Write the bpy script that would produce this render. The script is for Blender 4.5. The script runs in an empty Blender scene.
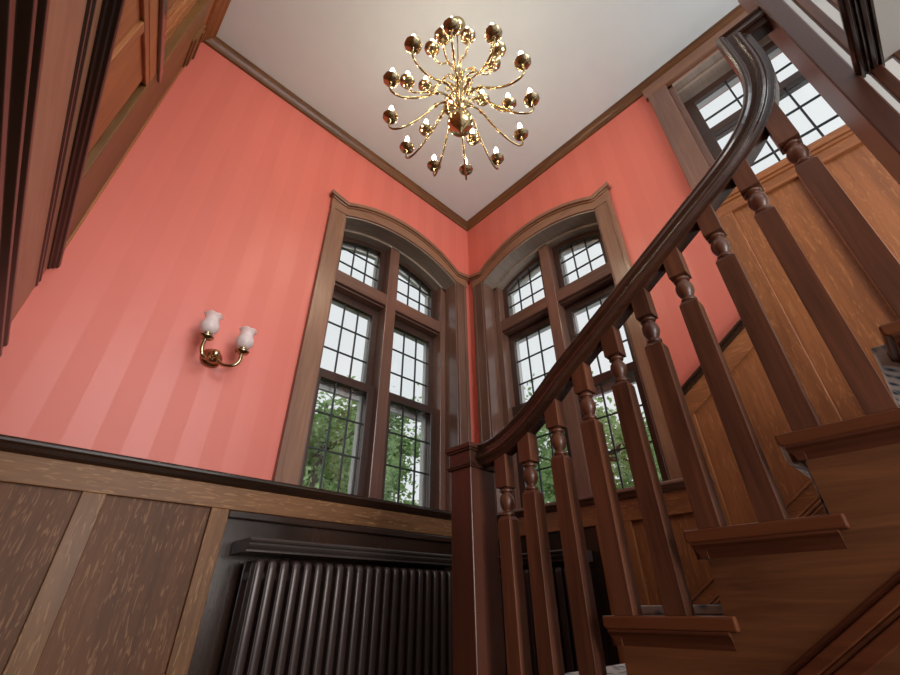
import bpy, bmesh, math, random
from mathutils import Vector, Matrix
random.seed(7)
SC = bpy.context.scene
COL = SC.collection
PI = math.pi

# ------------------------------------------------------------------ materials
def new_mat(name):
    m = bpy.data.materials.new(name); m.use_nodes = True
    nt = m.node_tree; nt.nodes.clear()
    out = nt.nodes.new('ShaderNodeOutputMaterial')
    return m, nt, out

def node(nt, t, **kw):
    n = nt.nodes.new(t)
    for k, v in kw.items():
        if k in n.inputs.keys(): n.inputs[k].default_value = v
        else: setattr(n, k, v)
    return n

def bsdf(nt, out, color=(.5, .5, .5), rough=.5, metal=0, spec=.5):
    b = nt.nodes.new('ShaderNodeBsdfPrincipled')
    b.inputs['Base Color'].default_value = (*color, 1)
    b.inputs['Roughness'].default_value = rough
    b.inputs['Metallic'].default_value = metal
    b.inputs['Specular IOR Level'].default_value = spec
    nt.links.new(b.outputs[0], out.inputs[0])
    return b

def plain(name, color, rough=.5, metal=0, spec=.5, vary=.06):
    m, nt, out = new_mat(name)
    b = bsdf(nt, out, color, rough, metal, spec)
    tc = node(nt, 'ShaderNodeTexCoord')
    nz = node(nt, 'ShaderNodeTexNoise', Scale=9.0, Detail=4.0)
    nt.links.new(tc.outputs['Object'], nz.inputs['Vector'])
    mx = node(nt, 'ShaderNodeMix', data_type='RGBA')
    lo = tuple(max(0, c * (1 - vary)) for c in color); hi = tuple(min(1, c * (1 + vary)) for c in color)
    mx.inputs[6].default_value = (*lo, 1); mx.inputs[7].default_value = (*hi, 1)
    nt.links.new(nz.outputs['Fac'], mx.inputs[0]); nt.links.new(mx.outputs[2], b.inputs['Base Color'])
    return m

def wood(name, axis, dark, light, fleck=None, rough=.35, grain=1.0, coat=.0, tilt=(0, 0, 0), spec=.35, crough=.18):
    """oak: streaks along the axis (0 x, 1 y, 2 z) with pale ray flecks"""
    m, nt, out = new_mat(name)
    b = bsdf(nt, out, dark, rough, 0, spec)
    if coat: b.inputs['Coat Weight'].default_value = coat; b.inputs['Coat Roughness'].default_value = crough
    tc = node(nt, 'ShaderNodeTexCoord'); oi = node(nt, 'ShaderNodeObjectInfo')
    mul = node(nt, 'ShaderNodeMath', operation='MULTIPLY'); mul.inputs[1].default_value = 23.7
    nt.links.new(oi.outputs['Random'], mul.inputs[0])
    add = node(nt, 'ShaderNodeVectorMath', operation='ADD')
    nt.links.new(tc.outputs['Object'], add.inputs[0]); nt.links.new(mul.outputs[0], add.inputs[1])
    def mapped(along, across):
        mp = node(nt, 'ShaderNodeMapping')
        s = [across] * 3; s[axis] = along
        mp.inputs['Scale'].default_value = s
        mp.inputs['Rotation'].default_value = tilt
        nt.links.new(add.outputs[0], mp.inputs['Vector'])
        return mp
    m1 = mapped(2.2 * grain, 34 * grain)
    n1 = node(nt, 'ShaderNodeTexNoise', Scale=1.0, Detail=6.0, Roughness=.65, Distortion=.9)
    nt.links.new(m1.outputs[0], n1.inputs['Vector'])
    m2 = mapped(.9, 3.2)
    n2 = node(nt, 'ShaderNodeTexNoise', Scale=1.0, Detail=3.0)
    nt.links.new(m2.outputs[0], n2.inputs['Vector'])
    av = node(nt, 'ShaderNodeMath', operation='MULTIPLY_ADD'); av.inputs[1].default_value = .5
    hf = node(nt, 'ShaderNodeMath', operation='MULTIPLY'); hf.inputs[1].default_value = .5
    nt.links.new(n2.outputs['Fac'], hf.inputs[0]); nt.links.new(n1.outputs['Fac'], av.inputs[0]); nt.links.new(hf.outputs[0], av.inputs[2])
    rp = node(nt, 'ShaderNodeValToRGB')
    rp.color_ramp.elements[0].position = .36; rp.color_ramp.elements[0].color = (*dark, 1)
    rp.color_ramp.elements[1].position = .64; rp.color_ramp.elements[1].color = (*light, 1)
    nt.links.new(av.outputs[0], rp.inputs[0])
    col = rp.outputs[0]
    if fleck:
        m3 = mapped(13, 96)
        m3.inputs['Rotation'].default_value = (.25, .25, .25)
        n3 = node(nt, 'ShaderNodeTexNoise', Scale=1.0, Detail=1.5, Distortion=1.2)
        nt.links.new(m3.outputs[0], n3.inputs['Vector'])
        r3 = node(nt, 'ShaderNodeValToRGB')
        r3.color_ramp.elements[0].position = .585; r3.color_ramp.elements[0].color = (0, 0, 0, 1)
        r3.color_ramp.elements[1].position = .66; r3.color_ramp.elements[1].color = (.5, .5, .5, 1)
        nt.links.new(n3.outputs['Fac'], r3.inputs[0])
        mx = node(nt, 'ShaderNodeMix', data_type='RGBA'); mx.inputs[7].default_value = (*fleck, 1)
        nt.links.new(r3.outputs[0], mx.inputs[0]); nt.links.new(col, mx.inputs[6])
        col = mx.outputs[2]
    nt.links.new(col, b.inputs['Base Color'])
    bp = node(nt, 'ShaderNodeBump', Strength=.12, Distance=.002)
    nt.links.new(n1.outputs['Fac'], bp.inputs['Height']); nt.links.new(bp.outputs[0], b.inputs['Normal'])
    return m

OAK_D, OAK_L, OAK_F = (.095, .038, .013), (.21, .095, .038), (.36, .19, .085)
RED_D, RED_L = (.045, .0125, .006), (.115, .034, .014)
WARM_D, WARM_L, WARM_F = (.15, .050, .017), (.30, .105, .036), (.37, .155, .058)
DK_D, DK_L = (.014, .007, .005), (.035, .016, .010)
oak = [wood('oak_wainscot_%d' % a, a, OAK_D, OAK_L, OAK_F,   .45, coat=.03, spec=.22) for a in range(3)]
oakp = [wood('oak_panel_%d' % a, a, (.075, .028, .012), (.15, .060, .025), (.30, .15, .07), .5, coat=.0, spec=.2) for a in range(3)]
red = [wood('stair_oak_%d' % a, a, RED_D, RED_L, None, .38, coat=.12) for a in range(3)]
warm = [wood('warm_oak_%d' % a, a, WARM_D, WARM_L, WARM_F, .42, coat=.1) for a in range(3)]
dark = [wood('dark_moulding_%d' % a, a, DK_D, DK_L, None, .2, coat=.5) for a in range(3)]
winw = [wood('window_oak_%d' % a, a, (.10, .047, .034), (.19, .095, .066), None, .28, coat=.4) for a in range(3)]
sashw = [wood('sash_oak_%d' % a, a, (.028, .014, .011), (.055, .028, .021), None, .3, coat=.3) for a in range(3)]
M_ceiling = plain('ceiling_paint', (.66, .725, .755), .7, vary=.03)
M_plaster = plain('plaster_grey', (.40, .385, .36), .75, vary=.03)
M_stone = plain('exterior_trim_paint', (.58, .59, .59), .7)
M_lead = plain('lead_came', (.02, .022, .024), .45, .3)
M_rad = plain('radiator_iron', (.045, .028, .024), .33, .15, vary=.2)
M_brass = plain('polished_brass', (.50, .38, .20), .16, 1, vary=.1)
M_brass_old = plain('aged_brass', (.42, .33, .2), .2, 1, vary=.2)
M_candle = plain('candle_sleeve', (.86, .82, .72), .5)
M_bark = plain('bark', (.09, .07, .05), .9, vary=.4)
M_iron = plain('black_latch', (.02, .018, .016), .4, .6)
M_floor = wood('hall_floor', 1, (.10, .05, .022), (.2, .105, .05), None, .3)

def wallpaper(name, axis):
    m, nt, out = new_mat(name)
    b = bsdf(nt, out, (.6, .12, .1), .4, 0, .4)
    tc = node(nt, 'ShaderNodeTexCoord'); sep = node(nt, 'ShaderNodeSeparateXYZ')
    nt.links.new(tc.outputs['Object'], sep.inputs[0])
    mu = node(nt, 'ShaderNodeMath', operation='MULTIPLY'); mu.inputs[1].default_value = 2 * PI / .19
    nt.links.new(sep.outputs[axis], mu.inputs[0])
    sn = node(nt, 'ShaderNodeMath', operation='SINE'); nt.links.new(mu.outputs[0], sn.inputs[0])
    rp = node(nt, 'ShaderNodeValToRGB')
    rp.color_ramp.elements[0].position = .46; rp.color_ramp.elements[1].position = .54
    sc = node(nt, 'ShaderNodeMath', operation='MULTIPLY_ADD'); sc.inputs[1].default_value = .5; sc.inputs[2].default_value = .5
    nt.links.new(sn.outputs[0], sc.inputs[0]); nt.links.new(sc.outputs[0], rp.inputs[0])
    mx = node(nt, 'ShaderNodeMix', data_type='RGBA')
    mx.inputs[6].default_value = (.56, .133, .098, 1); mx.inputs[7].default_value = (.578, .14, .104, 1)
    nt.links.new(rp.outputs[0], mx.inputs[0])
    nz = node(nt, 'ShaderNodeTexNoise', Scale=5.0, Detail=5.0); nt.links.new(tc.outputs['Object'], nz.inputs['Vector'])
    m2 = node(nt, 'ShaderNodeMix', data_type='RGBA', blend_type='MULTIPLY'); m2.inputs[0].default_value = .25
    nt.links.new(mx.outputs[2], m2.inputs[6]); nt.links.new(nz.outputs['Color'], m2.inputs[7])
    hs = node(nt, 'ShaderNodeMix', data_type='RGBA'); hs.inputs[0].default_value = .12
    nt.links.new(mx.outputs[2], hs.inputs[6]); nt.links.new(m2.outputs[2], hs.inputs[7])
    nt.links.new(hs.outputs[2], b.inputs['Base Color'])
    rr = node(nt, 'ShaderNodeMapRange'); rr.inputs['To Min'].default_value = .48; rr.inputs['To Max'].default_value = .37
    nt.links.new(rp.outputs[0], rr.inputs['Value']); nt.links.new(rr.outputs[0], b.inputs['Roughness'])
    return m
M_paperA, M_paperB = wallpaper('coral_striped_paper_a', 0), wallpaper('coral_striped_paper_b', 1)

def glass_mat(name, tint, gloss):
    m, nt, out = new_mat(name)
    t = node(nt, 'ShaderNodeBsdfTransparent'); t.inputs[0].default_value = (*tint, 1)
    g = node(nt, 'ShaderNodeBsdfGlossy'); g.inputs['Roughness'].default_value = .03
    mx = node(nt, 'ShaderNodeMixShader'); mx.inputs[0].default_value = gloss
    nt.links.new(t.outputs[0], mx.inputs[1]); nt.links.new(g.outputs[0], mx.inputs[2]); nt.links.new(mx.outputs[0], out.inputs[0])
    return m
M_glass = glass_mat('window_glass', (.975, .985, .98), .03)

def shade_mat():
    m, nt, out = new_mat('frosted_shade_glass')
    b = bsdf(nt, out, (.85, .78, .77), .25)
    t = node(nt, 'ShaderNodeBsdfTranslucent'); t.inputs[0].default_value = (.9, .82, .8, 1)
    tr = node(nt, 'ShaderNodeBsdfTransparent')
    m1 = node(nt, 'ShaderNodeMixShader'); m1.inputs[0].default_value = .4
    m2 = node(nt, 'ShaderNodeMixShader')
    nt.links.new(b.outputs[0], m1.inputs[1]); nt.links.new(t.outputs[0], m1.inputs[2])
    tc = node(nt, 'ShaderNodeTexCoord'); nz = node(nt, 'ShaderNodeTexNoise', Scale=60.0)
    nt.links.new(tc.outputs['Object'], nz.inputs['Vector'])
    mr = node(nt, 'ShaderNodeMapRange'); mr.inputs['To Min'].default_value = .1; mr.inputs['To Max'].default_value = .4
    nt.links.new(nz.outputs['Fac'], mr.inputs['Value']); nt.links.new(mr.outputs[0], m2.inputs[0])
    nt.links.new(m1.outputs[0], m2.inputs[1]); nt.links.new(tr.outputs[0], m2.inputs[2]); nt.links.new(m2.outputs[0], out.inputs[0])
    return m
M_shade = shade_mat()

def emit_mat(name, color, strength):
    m, nt, out = new_mat(name)
    e = node(nt, 'ShaderNodeEmission'); e.inputs[0].default_value = (*color, 1); e.inputs[1].default_value = strength
    nt.links.new(e.outputs[0], out.inputs[0])
    return m
BULB = 105
M_bulb = emit_mat('lit_bulb', (1, .86, .64), BULB)

def carpet_mat():
    m, nt, out = new_mat('runner_wool')
    b = bsdf(nt, out, (.6, .6, .6), .95, spec=.1)
    tc = node(nt, 'ShaderNodeTexCoord')
    v = node(nt, 'ShaderNodeTexVoronoi', Scale=26.0); nt.links.new(tc.outputs['Object'], v.inputs['Vector'])
    r = node(nt, 'ShaderNodeValToRGB'); e = r.color_ramp.elements
    e[0].position = .1; e[0].color = (.03, .06, .12, 1); e[1].position = .5; e[1].color = (.93, .93, .91, 1)
    x = r.color_ramp.elements.new(.22); x.color = (.22, .34, .45, 1)
    nt.links.new(v.outputs['Distance'], r.inputs[0]); nt.links.new(r.outputs[0], b.inputs['Base Color'])
    return m
M_carpet = carpet_mat()

def leaf_mat(name, c1, c2):
    m, nt, out = new_mat(name)
    d = node(nt, 'ShaderNodeBsdfDiffuse'); t = node(nt, 'ShaderNodeBsdfTranslucent')
    tc = node(nt, 'ShaderNodeTexCoord'); nz = node(nt, 'ShaderNodeTexNoise', Scale=2.2, Detail=5.0)
    nt.links.new(tc.outputs['Object'], nz.inputs['Vector'])
    rp = node(nt, 'ShaderNodeValToRGB'); rp.color_ramp.elements[0].position = .35; rp.color_ramp.elements[1].position = .65
    rp.color_ramp.elements[0].color = (*c1, 1); rp.color_ramp.elements[1].color = (*c2, 1)
    nt.links.new(nz.outputs['Fac'], rp.inputs[0])
    nt.links.new(rp.outputs[0], d.inputs[0]); nt.links.new(rp.outputs[0], t.inputs[0])
    mx = node(nt, 'ShaderNodeMixShader'); mx.inputs[0].default_value = .45
    nt.links.new(d.outputs[0], mx.inputs[1]); nt.links.new(t.outputs[0], mx.inputs[2]); nt.links.new(mx.outputs[0], out.inputs[0])
    return m
M_leaf = leaf_mat('tree_leaves', (.17, .30, .09), (.50, .66, .34))
M_grass = leaf_mat('lawn_grass', (.06, .12, .03), (.12, .2, .06))

# ------------------------------------------------------------------ mesh helpers
class MB:
    def __init__(s): s.v = []; s.f = []; s.smooth = []
    def add(s, vs, fs, smooth=False):
        o = len(s.v); s.v += [tuple(v) for v in vs]
        for f in fs: s.f.append([i + o for i in f]); s.smooth.append(smooth)
        return s
    def box(s, x0, x1, y0, y1, z0, z1):
        vs = [(x, y, z) for x in (x0, x1) for y in (y0, y1) for z in (z0, z1)]
        return s.add(vs, [(0, 1, 3, 2), (4, 6, 7, 5), (0, 4, 5, 1), (2, 3, 7, 6), (0, 2, 6, 4), (1, 5, 7, 3)])
    def prism(s, poly, fn, a, b, smooth=False):
        """polygon of (p,q) pairs, fn(p,q,t)->xyz, extruded from t=a to t=b"""
        n = len(poly)
        vs = [fn(p, q, a) for p, q in poly] + [fn(p, q, b) for p, q in poly]
        fs = [list(range(n)), list(range(2 * n - 1, n - 1, -1))] + [(i, (i + 1) % n, n + (i + 1) % n, n + i) for i in range(n)]
        return s.add(vs, fs, smooth)
    def strip(s, outer, inner, fn, a, b, closed=True):
        """frame between two loops with the same count"""
        n = len(outer); m = n if closed else n - 1
        vs = [fn(*p, a) for p in outer] + [fn(*p, a) for p in inner] + [fn(*p, b) for p in outer] + [fn(*p, b) for p in inner]
        fs = []
        for i in range(m):
            j = (i + 1) % n
            fs += [(i, j, n + j, n + i), (2 * n + i, 3 * n + i, 3 * n + j, 2 * n + j), (i, 2 * n + i, 2 * n + j, j), (n + i, n + j, 3 * n + j, 3 * n + i)]
        if not closed:
            fs += [(0, n, 3 * n, 2 * n), (n - 1, 3 * n - 1, 4 * n - 1, 2 * n - 1)]
        return s.add(vs, fs)
    def tube(s, path, rad, seg=8, caps=True):
        path = [Vector(p) for p in path]; n = len(path)
        rads = rad if isinstance(rad, (list, tuple)) else [rad] * n
        up = None; rings = []
        for i in range(n):
            t = (path[min(i + 1, n - 1)] - path[max(i - 1, 0)]).normalized()
            if up is None:
                up = Vector((0, 0, 1)) if abs(t.z) < .9 else Vector((1, 0, 0))
            x = t.cross(up).normalized(); up = x.cross(t).normalized()
            rings.append([path[i] + (x * math.cos(2 * PI * k / seg) + up * math.sin(2 * PI * k / seg)) * rads[i] for k in range(seg)])
        vs = [v for r in rings for v in r]; fs = []
        for i in range(n - 1):
            for k in range(seg):
                fs.append((i * seg + k, i * seg + (k + 1) % seg, (i + 1) * seg + (k + 1) % seg, (i + 1) * seg + k))
        if caps: fs += [list(range(seg))[::-1], list(range((n - 1) * seg, n * seg))]
        return s.add(vs, fs, True)
    def lathe(s, prof, c=(0, 0, 0), seg=16, axis=None, flute=0, nfl=6):
        """profile of (r,z) about z through c"""
        vs = []; fs = []; n = len(prof)
        for (r, z) in prof:
            for k in range(seg):
                a = 2 * PI * k / seg; rr = r * (1 + flute * math.cos(nfl * a))
                v = Vector((rr * math.cos(a), rr * math.sin(a), z))
                if axis is not None: v = axis @ v
                vs.append(v + Vector(c))
        for i in range(n - 1):
            for k in range(seg):
                fs.append((i * seg + k, i * seg + (k + 1) % seg, (i + 1) * seg + (k + 1) % seg, (i + 1) * seg + k))
        fs += [list(range(seg))[::-1], list(range((n - 1) * seg, n * seg))]
        return s.add(vs, fs, True)
    def sweep(s, prof, path, side=(1, 0, 0)):
        """profile (a along side, b along the path normal) swept along path"""
        path = [Vector(p) for p in path]; side = Vector(side); n = len(path); m = len(prof); vs = []; fs = []
        for i in range(n):
            t0 = (path[i] - path[i - 1]).normalized() if i else None
            t1 = (path[i + 1] - path[i]).normalized() if i < n - 1 else None
            if t0 is None: t = t1; k = 1
            elif t1 is None: t = t0; k = 1
            else: t = (t0 + t1).normalized(); k = 1 / max(.35, math.cos(t0.angle(t1) / 2))
            nn = t.cross(side).normalized()
            for a, b in prof: vs.append(path[i] + side * a + nn * b * k)
        for i in range(n - 1):
            for j in range(m):
                fs.append((i * m + j, i * m + (j + 1) % m, (i + 1) * m + (j + 1) % m, (i + 1) * m + j))
        fs += [list(range(m))[::-1], list(range((n - 1) * m, n * m))]
        return s.add(vs, fs)
    def build(s, name, mat, parent=None, bevel=0, origin=None, kind=None):
        L = Vector((0, 0, 0))
        root = parent
        while root is not None:
            L += Vector(root.location); root = root.parent
        if origin is not None: L = Vector(origin)
        me = bpy.data.meshes.new(name)
        me.from_pydata([Vector(v) - L for v in s.v], [], s.f)
        bm = bmesh.new(); bm.from_mesh(me)
        bmesh.ops.recalc_face_normals(bm, faces=bm.faces[:])
        bm.to_mesh(me); bm.free()
        for p, sm in zip(me.polygons, s.smooth): p.use_smooth = sm
        me.materials.append(mat)
        o = bpy.data.objects.new(name, me); COL.objects.link(o)
        if parent is not None: o.parent = parent
        if origin is not None and parent is None: o.location = L
        if bevel:
            b = o.modifiers.new('edge', 'BEVEL'); b.width = bevel; b.segments = 2; b.limit_method = 'ANGLE'; b.angle_limit = .6
        if kind: o['kind'] = kind
        return o

def tag(o, label, cat, group=None, kind=None):
    o['label'] = label; o['category'] = cat
    if group: o['group'] = group
    if kind: o['kind'] = kind
    return o
def thing(name, loc, label, cat, group=None, kind=None):
    e = bpy.data.objects.new(name, None); COL.objects.link(e); e.location = loc; e.empty_display_size = .1
    return tag(e, label, cat, group, kind)
def dup(o, parent=None):
    c = o.copy(); COL.objects.link(c)
    if parent is not None: c.parent = parent
    for ch in list(o.children): dup(ch, c)
    return c

# ------------------------------------------------------------------ layout (metres, camera eye at the origin)
DA, DB, XC = 2.11, 2.25, -.295         # wall with sconce (y), wall beside the stairs (x), panelled left wall (x)
CEIL = 3.318
LAND = -.387                            # landing level
HALL = -1.6                             # lower hall level
fA = lambda u, z, d: (u, DA + d, z)
fB = lambda u, z, d: (DB + d, u, z)
fXZ = lambda p, q, t: (p, t, q)
fYZ = lambda p, q, t: (t, p, q)
fXY = lambda p, q, t: (p, q, t)

Z0, R_OP = 1.45, 1.14                   # arch centre height and radius
def arc(u, u0, R): return Z0 + math.sqrt(max(0, R * R - (u - u0) ** 2))
def arcpts(ua, ub, u0, R, n=24):
    return [(ua + (ub - ua) * i / n, arc(ua + (ub - ua) * i / n, u0, R)) for i in range(n + 1)]
SILL = .50
HW = .565                               # half width of arched openings
UA, UB = 1.495, 1.37                    # their centres

def arched_wall(f, u0, ulo, uhi, zlo, zhi, d0, d1, hole_lo):
    b = MB(); a, c = u0 - HW, u0 + HW
    b.prism([(ulo, zlo), (a, zlo), (a, zhi), (ulo, zhi)], f, d0, d1)
    b.prism([(c, zlo), (uhi, zlo), (uhi, zhi), (c, zhi)], f, d0, d1)
    b.prism([(a, zlo), (c, zlo), (c, hole_lo), (a, hole_lo)], f, d0, d1)
    pts = arcpts(a, c, u0, R_OP)
    b.strip(pts, [(p, zhi) for p, q in pts], f, d0, d1, closed=False)
    return b

b = arched_wall(fA, UA, -1.6, DB + .34, -1.6, CEIL, 0, .34, SILL)
tag(b.build('wall_back', M_paperA, kind='structure'), 'coral pink striped wall with the brass sconce and an arched window', 'wall')
b = arched_wall(fB, UB, .095, DA, -1.6, CEIL, 0, .34, SILL)
W3 = (-.56, .095, 1.95, 3.13)            # stair window hole y0,y1,z0,z1
b.prism([(W3[0], -1.6), (W3[1], -1.6), (W3[1], W3[2]), (W3[0], W3[2])], fB, 0, .34)
b.prism([(W3[0], W3[3]), (W3[1], W3[3]), (W3[1], CEIL), (W3[0], CEIL)], fB, 0, .34)
tag(b.build('wall_right', M_paperB, kind='structure'), 'coral pink wall rising beside the staircase with arched window', 'wall')
b = MB().prism([(-2.2, -1.6), (-.56, -1.6), (-.56, CEIL), (-2.2, CEIL)], fB, 0, .34)
tag(b.build('wall_far', M_plaster, kind='structure'), 'pale grey plaster wall past the top of the staircase', 'wall')
b = MB().box(-.62, -.37, -.6, DA, .78, CEIL)
tag(b.build('wall_left', warm[2], kind='structure'), 'oak backing of the panelled wall above the left gallery', 'wall')
b = MB().box(-.62, DB + .34, -.6, DA + .34, CEIL, CEIL + .12)
tag(b.build('ceiling', M_ceiling, kind='structure'), 'off-white painted ceiling above the stairwell', 'ceiling')
b = MB().box(-1.6, DB, 1.2, DA, LAND - .2, LAND)
tag(b.build('floor', M_floor, kind='structure'), 'oak stair landing below the arched windows', 'floor')
b = MB().box(-1.6, DB, -2.6, DA, HALL - .1, HALL)
tag(b.build('floor_hall', M_floor, kind='structure'), 'oak floor of the lower hall', 'floor')
b = MB().box(-1.6, -.62, -.6, DA, .78, .88)
tag(b.build('ceiling_gallery', M_plaster, kind='structure'), 'plaster soffit under the left gallery', 'ceiling')

# crown moulding profile: (out from wall, below ceiling)
CROWN = [(0, 0), (.045, 0), (.045, -.014), (.036, -.02), (.030, -.036), (.018, -.052), (.012, -.066), (.012, -.082), (0, -.086)]
t = thing('trim_1', (1, DA, CEIL), 'brown oak crown moulding around the ceiling', 'moulding', kind='structure')
MB().prism(CROWN, lambda o, h, s: (s, DA - o, CEIL + h), XC, DB).build('moulding', wood('crown_oak_0', 0, (.075, .028, .010), (.19, .075, .024), None, .36, coat=.1), t)
CR1 = wood('crown_oak_1', 1, (.075, .028, .010), (.19, .075, .024), None, .36, coat=.1)
MB().prism(CROWN, lambda o, h, s: (DB - o, s, CEIL + h), -.62, DA).build('moulding', CR1, t)
CROWNC = [(o * 1.5, h * 1.25) for o, h in CROWN]
MB().prism(CROWNC, lambda o, h, s: (XC + o, s, CEIL + h), -.6, DA).build('moulding', warm[1], t)

# ------------------------------------------------------------------ windows
def bars(b, f, u0, u1, z0, z1, d0, d1):
    return b.prism([(u0, z0), (u1, z0), (u1, z1), (u0, z1)], f, d0, d1)
def rect_frame(b, f, u0, u1, z0, z1, w, d0, d1, wb=None, wt=None):
    wb = wb or w; wt = wt or w
    return b.strip([(u0, z0), (u1, z0), (u1, z1), (u0, z1)], [(u0 + w, z0 + wb), (u1 - w, z0 + wb), (u1 - w, z1 - wt), (u0 + w, z1 - wt)], f, d0, d1)
ax = lambda f: 0 if f is fA else 1      # horizontal grain axis of a wall

def arched_window(name, f, u0, label, mir):
    h = ax(f); a, c = u0 - HW, u0 + HW
    base = Vector(f(u0, SILL, 0))
    w = thing(name, base, label, 'window', kind='structure')
    # casing: two legs and an arched head with horns
    for s in (-1, 1):
        e = u0 + s * HW; o = e + s * (.110 if s * mir > 0 else .122)
        lo, hi = min(e, o), max(e, o)
        k = MB(); bars(k, f, lo, hi, SILL, 2.447, -.026, 0)
        oo = (o - .03, o) if s > 0 else (o, o + .03)
        bars(k, f, *oo, SILL, 2.447, -.034, -.026)
        if s * mir > 0:
            ii = (e, e + .012) if s > 0 else (e - .012, e)
            bars(k, f, *ii, SILL, 2.447, -.032, -.026)
        k.build('casing', winw[2] if s * mir > 0 else warmwin[2], w, .004)
    R2, zc2 = 1.025, 2.727 - 1.025
    top = lambda u: zc2 + math.sqrt(max(0, R2 * R2 - (u - u0) ** 2))
    n = 40; us = [u0 - HW - .125 + (2 * HW + .25) * i / n for i in range(n + 1)]
    def tz(u):
        d = abs(u - u0)
        return top(u) if d < HW else top(u0 + HW) + (d - HW) * .22
    def bz(u):
        return arc(u, u0, R_OP) if abs(u - u0) < HW else 2.445
    k = MB()
    k.strip([(u, tz(u) - .03) for u in us], [(u, bz(u)) for u in us], f, -.032, 0, closed=False)
    k.build('arched_head', warmwin[h], w, .003)
    us2 = [u0 - HW - .145 + (2 * HW + .29) * i / n for i in range(n + 1)]
    k = MB(); k.strip([(u, tz(u)) for u in us2], [(u, tz(u) - .034) for u in us2], f, -.055, 0, closed=False)
    k.strip([(u, tz(u) - .034) for u in us], [(u, tz(u) - .05) for u in us], f, -.042, 0, closed=False)
    k.build('head_moulding', warmwin[h], w, .004)
    # jamb lining and stepped stops
    D1, D2, D3 = .115, .165, .34
    k = MB()
    for s in (-1, 1):
        e = u0 + s * HW
        bars(k, f, *sorted((e, e - s * .012)), SILL, arc(e, u0, R_OP), -.02, D1)
        bars(k, f, *sorted((e, e - s * .062)), SILL, arc(e - s * .062, u0, R_OP - .03), D1, .24)
    k.build('jamb', winw[2], w, .003)
    k = MB()
    pts = arcpts(a, c, u0, R_OP)
    k.strip(pts, arcpts(a, c, u0, R_OP - .012), f, -.02, D1, closed=False)
    k.strip(pts, arcpts(a, c, u0, R_OP - .035), f, D1, .24, closed=False)
    k.build('arched_soffit', M_soffit, w)
    # mullion and transom
    mu = u0 - .012 if f is fA else u0 - .01
    k = MB(); bars(k, f, mu - .046, mu + .046, SILL, arc(mu, u0, R_OP - .02), D1, .25)
    k.build('mullion', winw[2], w, .006)
    TZ0, TZ1 = 1.955, 2.06
    for s in (-1, 1):
        e = u0 + s * (HW - .03)
        k = MB(); bars(k, f, *sorted((mu + s * .044, e)), TZ0, TZ1, D1 + .004, .25)
        bars(k, f, *sorted((mu + s * .044, e)), TZ0 - .012, TZ0, D1 + .03, .25)
        k.build('transom', winw[h], w, .005)
    # sashes, two lights wide
    for s in (-1, 1):
        u_in = mu + s * .046; u_out = u0 + s * (HW - .06)
        lo, hi = min(u_in, u_out), max(u_in, u_out)
        for nm, z0, z1, d, rows in (('lower_sash', SILL + .0, 1.285, .165, 3), ('upper_sash', 1.225, 1.95, .205, 3)):
            wb = .062 if nm == 'lower_sash' else .05
            wt = .06 if nm == 'lower_sash' else .075
            k = MB(); rect_frame(k, f, lo, hi, z0, z1, .052, d, d + .036, wb, wt)
            sash = k.build(nm, sashw[2], w, .003)
            g0, g1, h0, h1 = lo + .052, hi - .052, z0 + wb, z1 - wt
            bars(MB(), f, g0, g1, h0, h1, d + .016, d + .020).build('pane', M_glass, sash)
            k = MB()
            for i in (1, 2):
                x = g0 + (g1 - g0) * i / 3; bars(k, f, x - .0045, x + .0045, h0, h1, d + .012, d + .024)
                z = h0 + (h1 - h0) * i / 3; bars(k, f, g0, g1, z - .0045, z + .0045, d + .0125, d + .0235)
            k.build('leading', M_lead, sash)
        z0, wd, wb, d = 2.06, .05, .04, .185
        nn = 14
        ro, ri = R_OP - .035, R_OP - .07
        out_ = [(lo, z0), (hi, z0)] + arcpts(hi, lo, u0, ro, nn)
        inn_ = [(lo + wd, z0 + wb), (hi - wd, z0 + wb)] + arcpts(hi - wd, lo + wd, u0, ri, nn)
        k = MB(); k.strip(out_, inn_, f, d, d + .036)
        sash = k.build('top_light', sashw[2], w, .003)
        MB().prism(inn_, f, d + .016, d + .020).build('pane', M_glass, sash)
        k = MB(); g0, g1 = lo + wd, hi - wd
        for i in (1, 2):
            x = g0 + (g1 - g0) * i / 3; bars(k, f, x - .0045, x + .0045, z0 + wb, arc(x, u0, ri), d + .012, d + .024)
        for z in (2.22, 2.36):
            x0, x1 = g0, g1
            m_ = math.sqrt(max(0, ri * ri - (z - Z0) ** 2)); x0 = max(x0, u0 - m_); x1 = min(x1, u0 + m_)
            bars(k, f, x0, x1, z - .0045, z + .0045, d + .0125, d + .0235)
        k.build('leading', M_lead, sash)
        # pale exterior reveal outside each light
        k = MB()
        oo = [(lo - .03, SILL - .02), (hi + .03, SILL - .02)] + arcpts(hi + .03, lo - .03, u0, R_OP - .0, nn)
        ii = [(lo + .045, SILL + .05), (hi - .045, SILL + .05)] + arcpts(hi - .045, lo + .045, u0, ri - .02, nn)
        k.strip(oo, ii, f, .25, .285)
        e1, e2 = lo + .02, hi - .02
        bars(k, f, e1, e2, 1.2, 1.28, .27, .30); bars(k, f, e1, e2, 1.89, 2.12, .25, .30)
        k.build('exterior_frame', M_stone, w)
    # latch knob on the jamb
    e = u0 + mir * (HW - .004)
    k = MB(); k.lathe([(.001, -.01), (.009, -.008), (.011, 0), (.006, .006), (.005, .02)], (0, 0, 0), 10)
    return w

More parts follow.
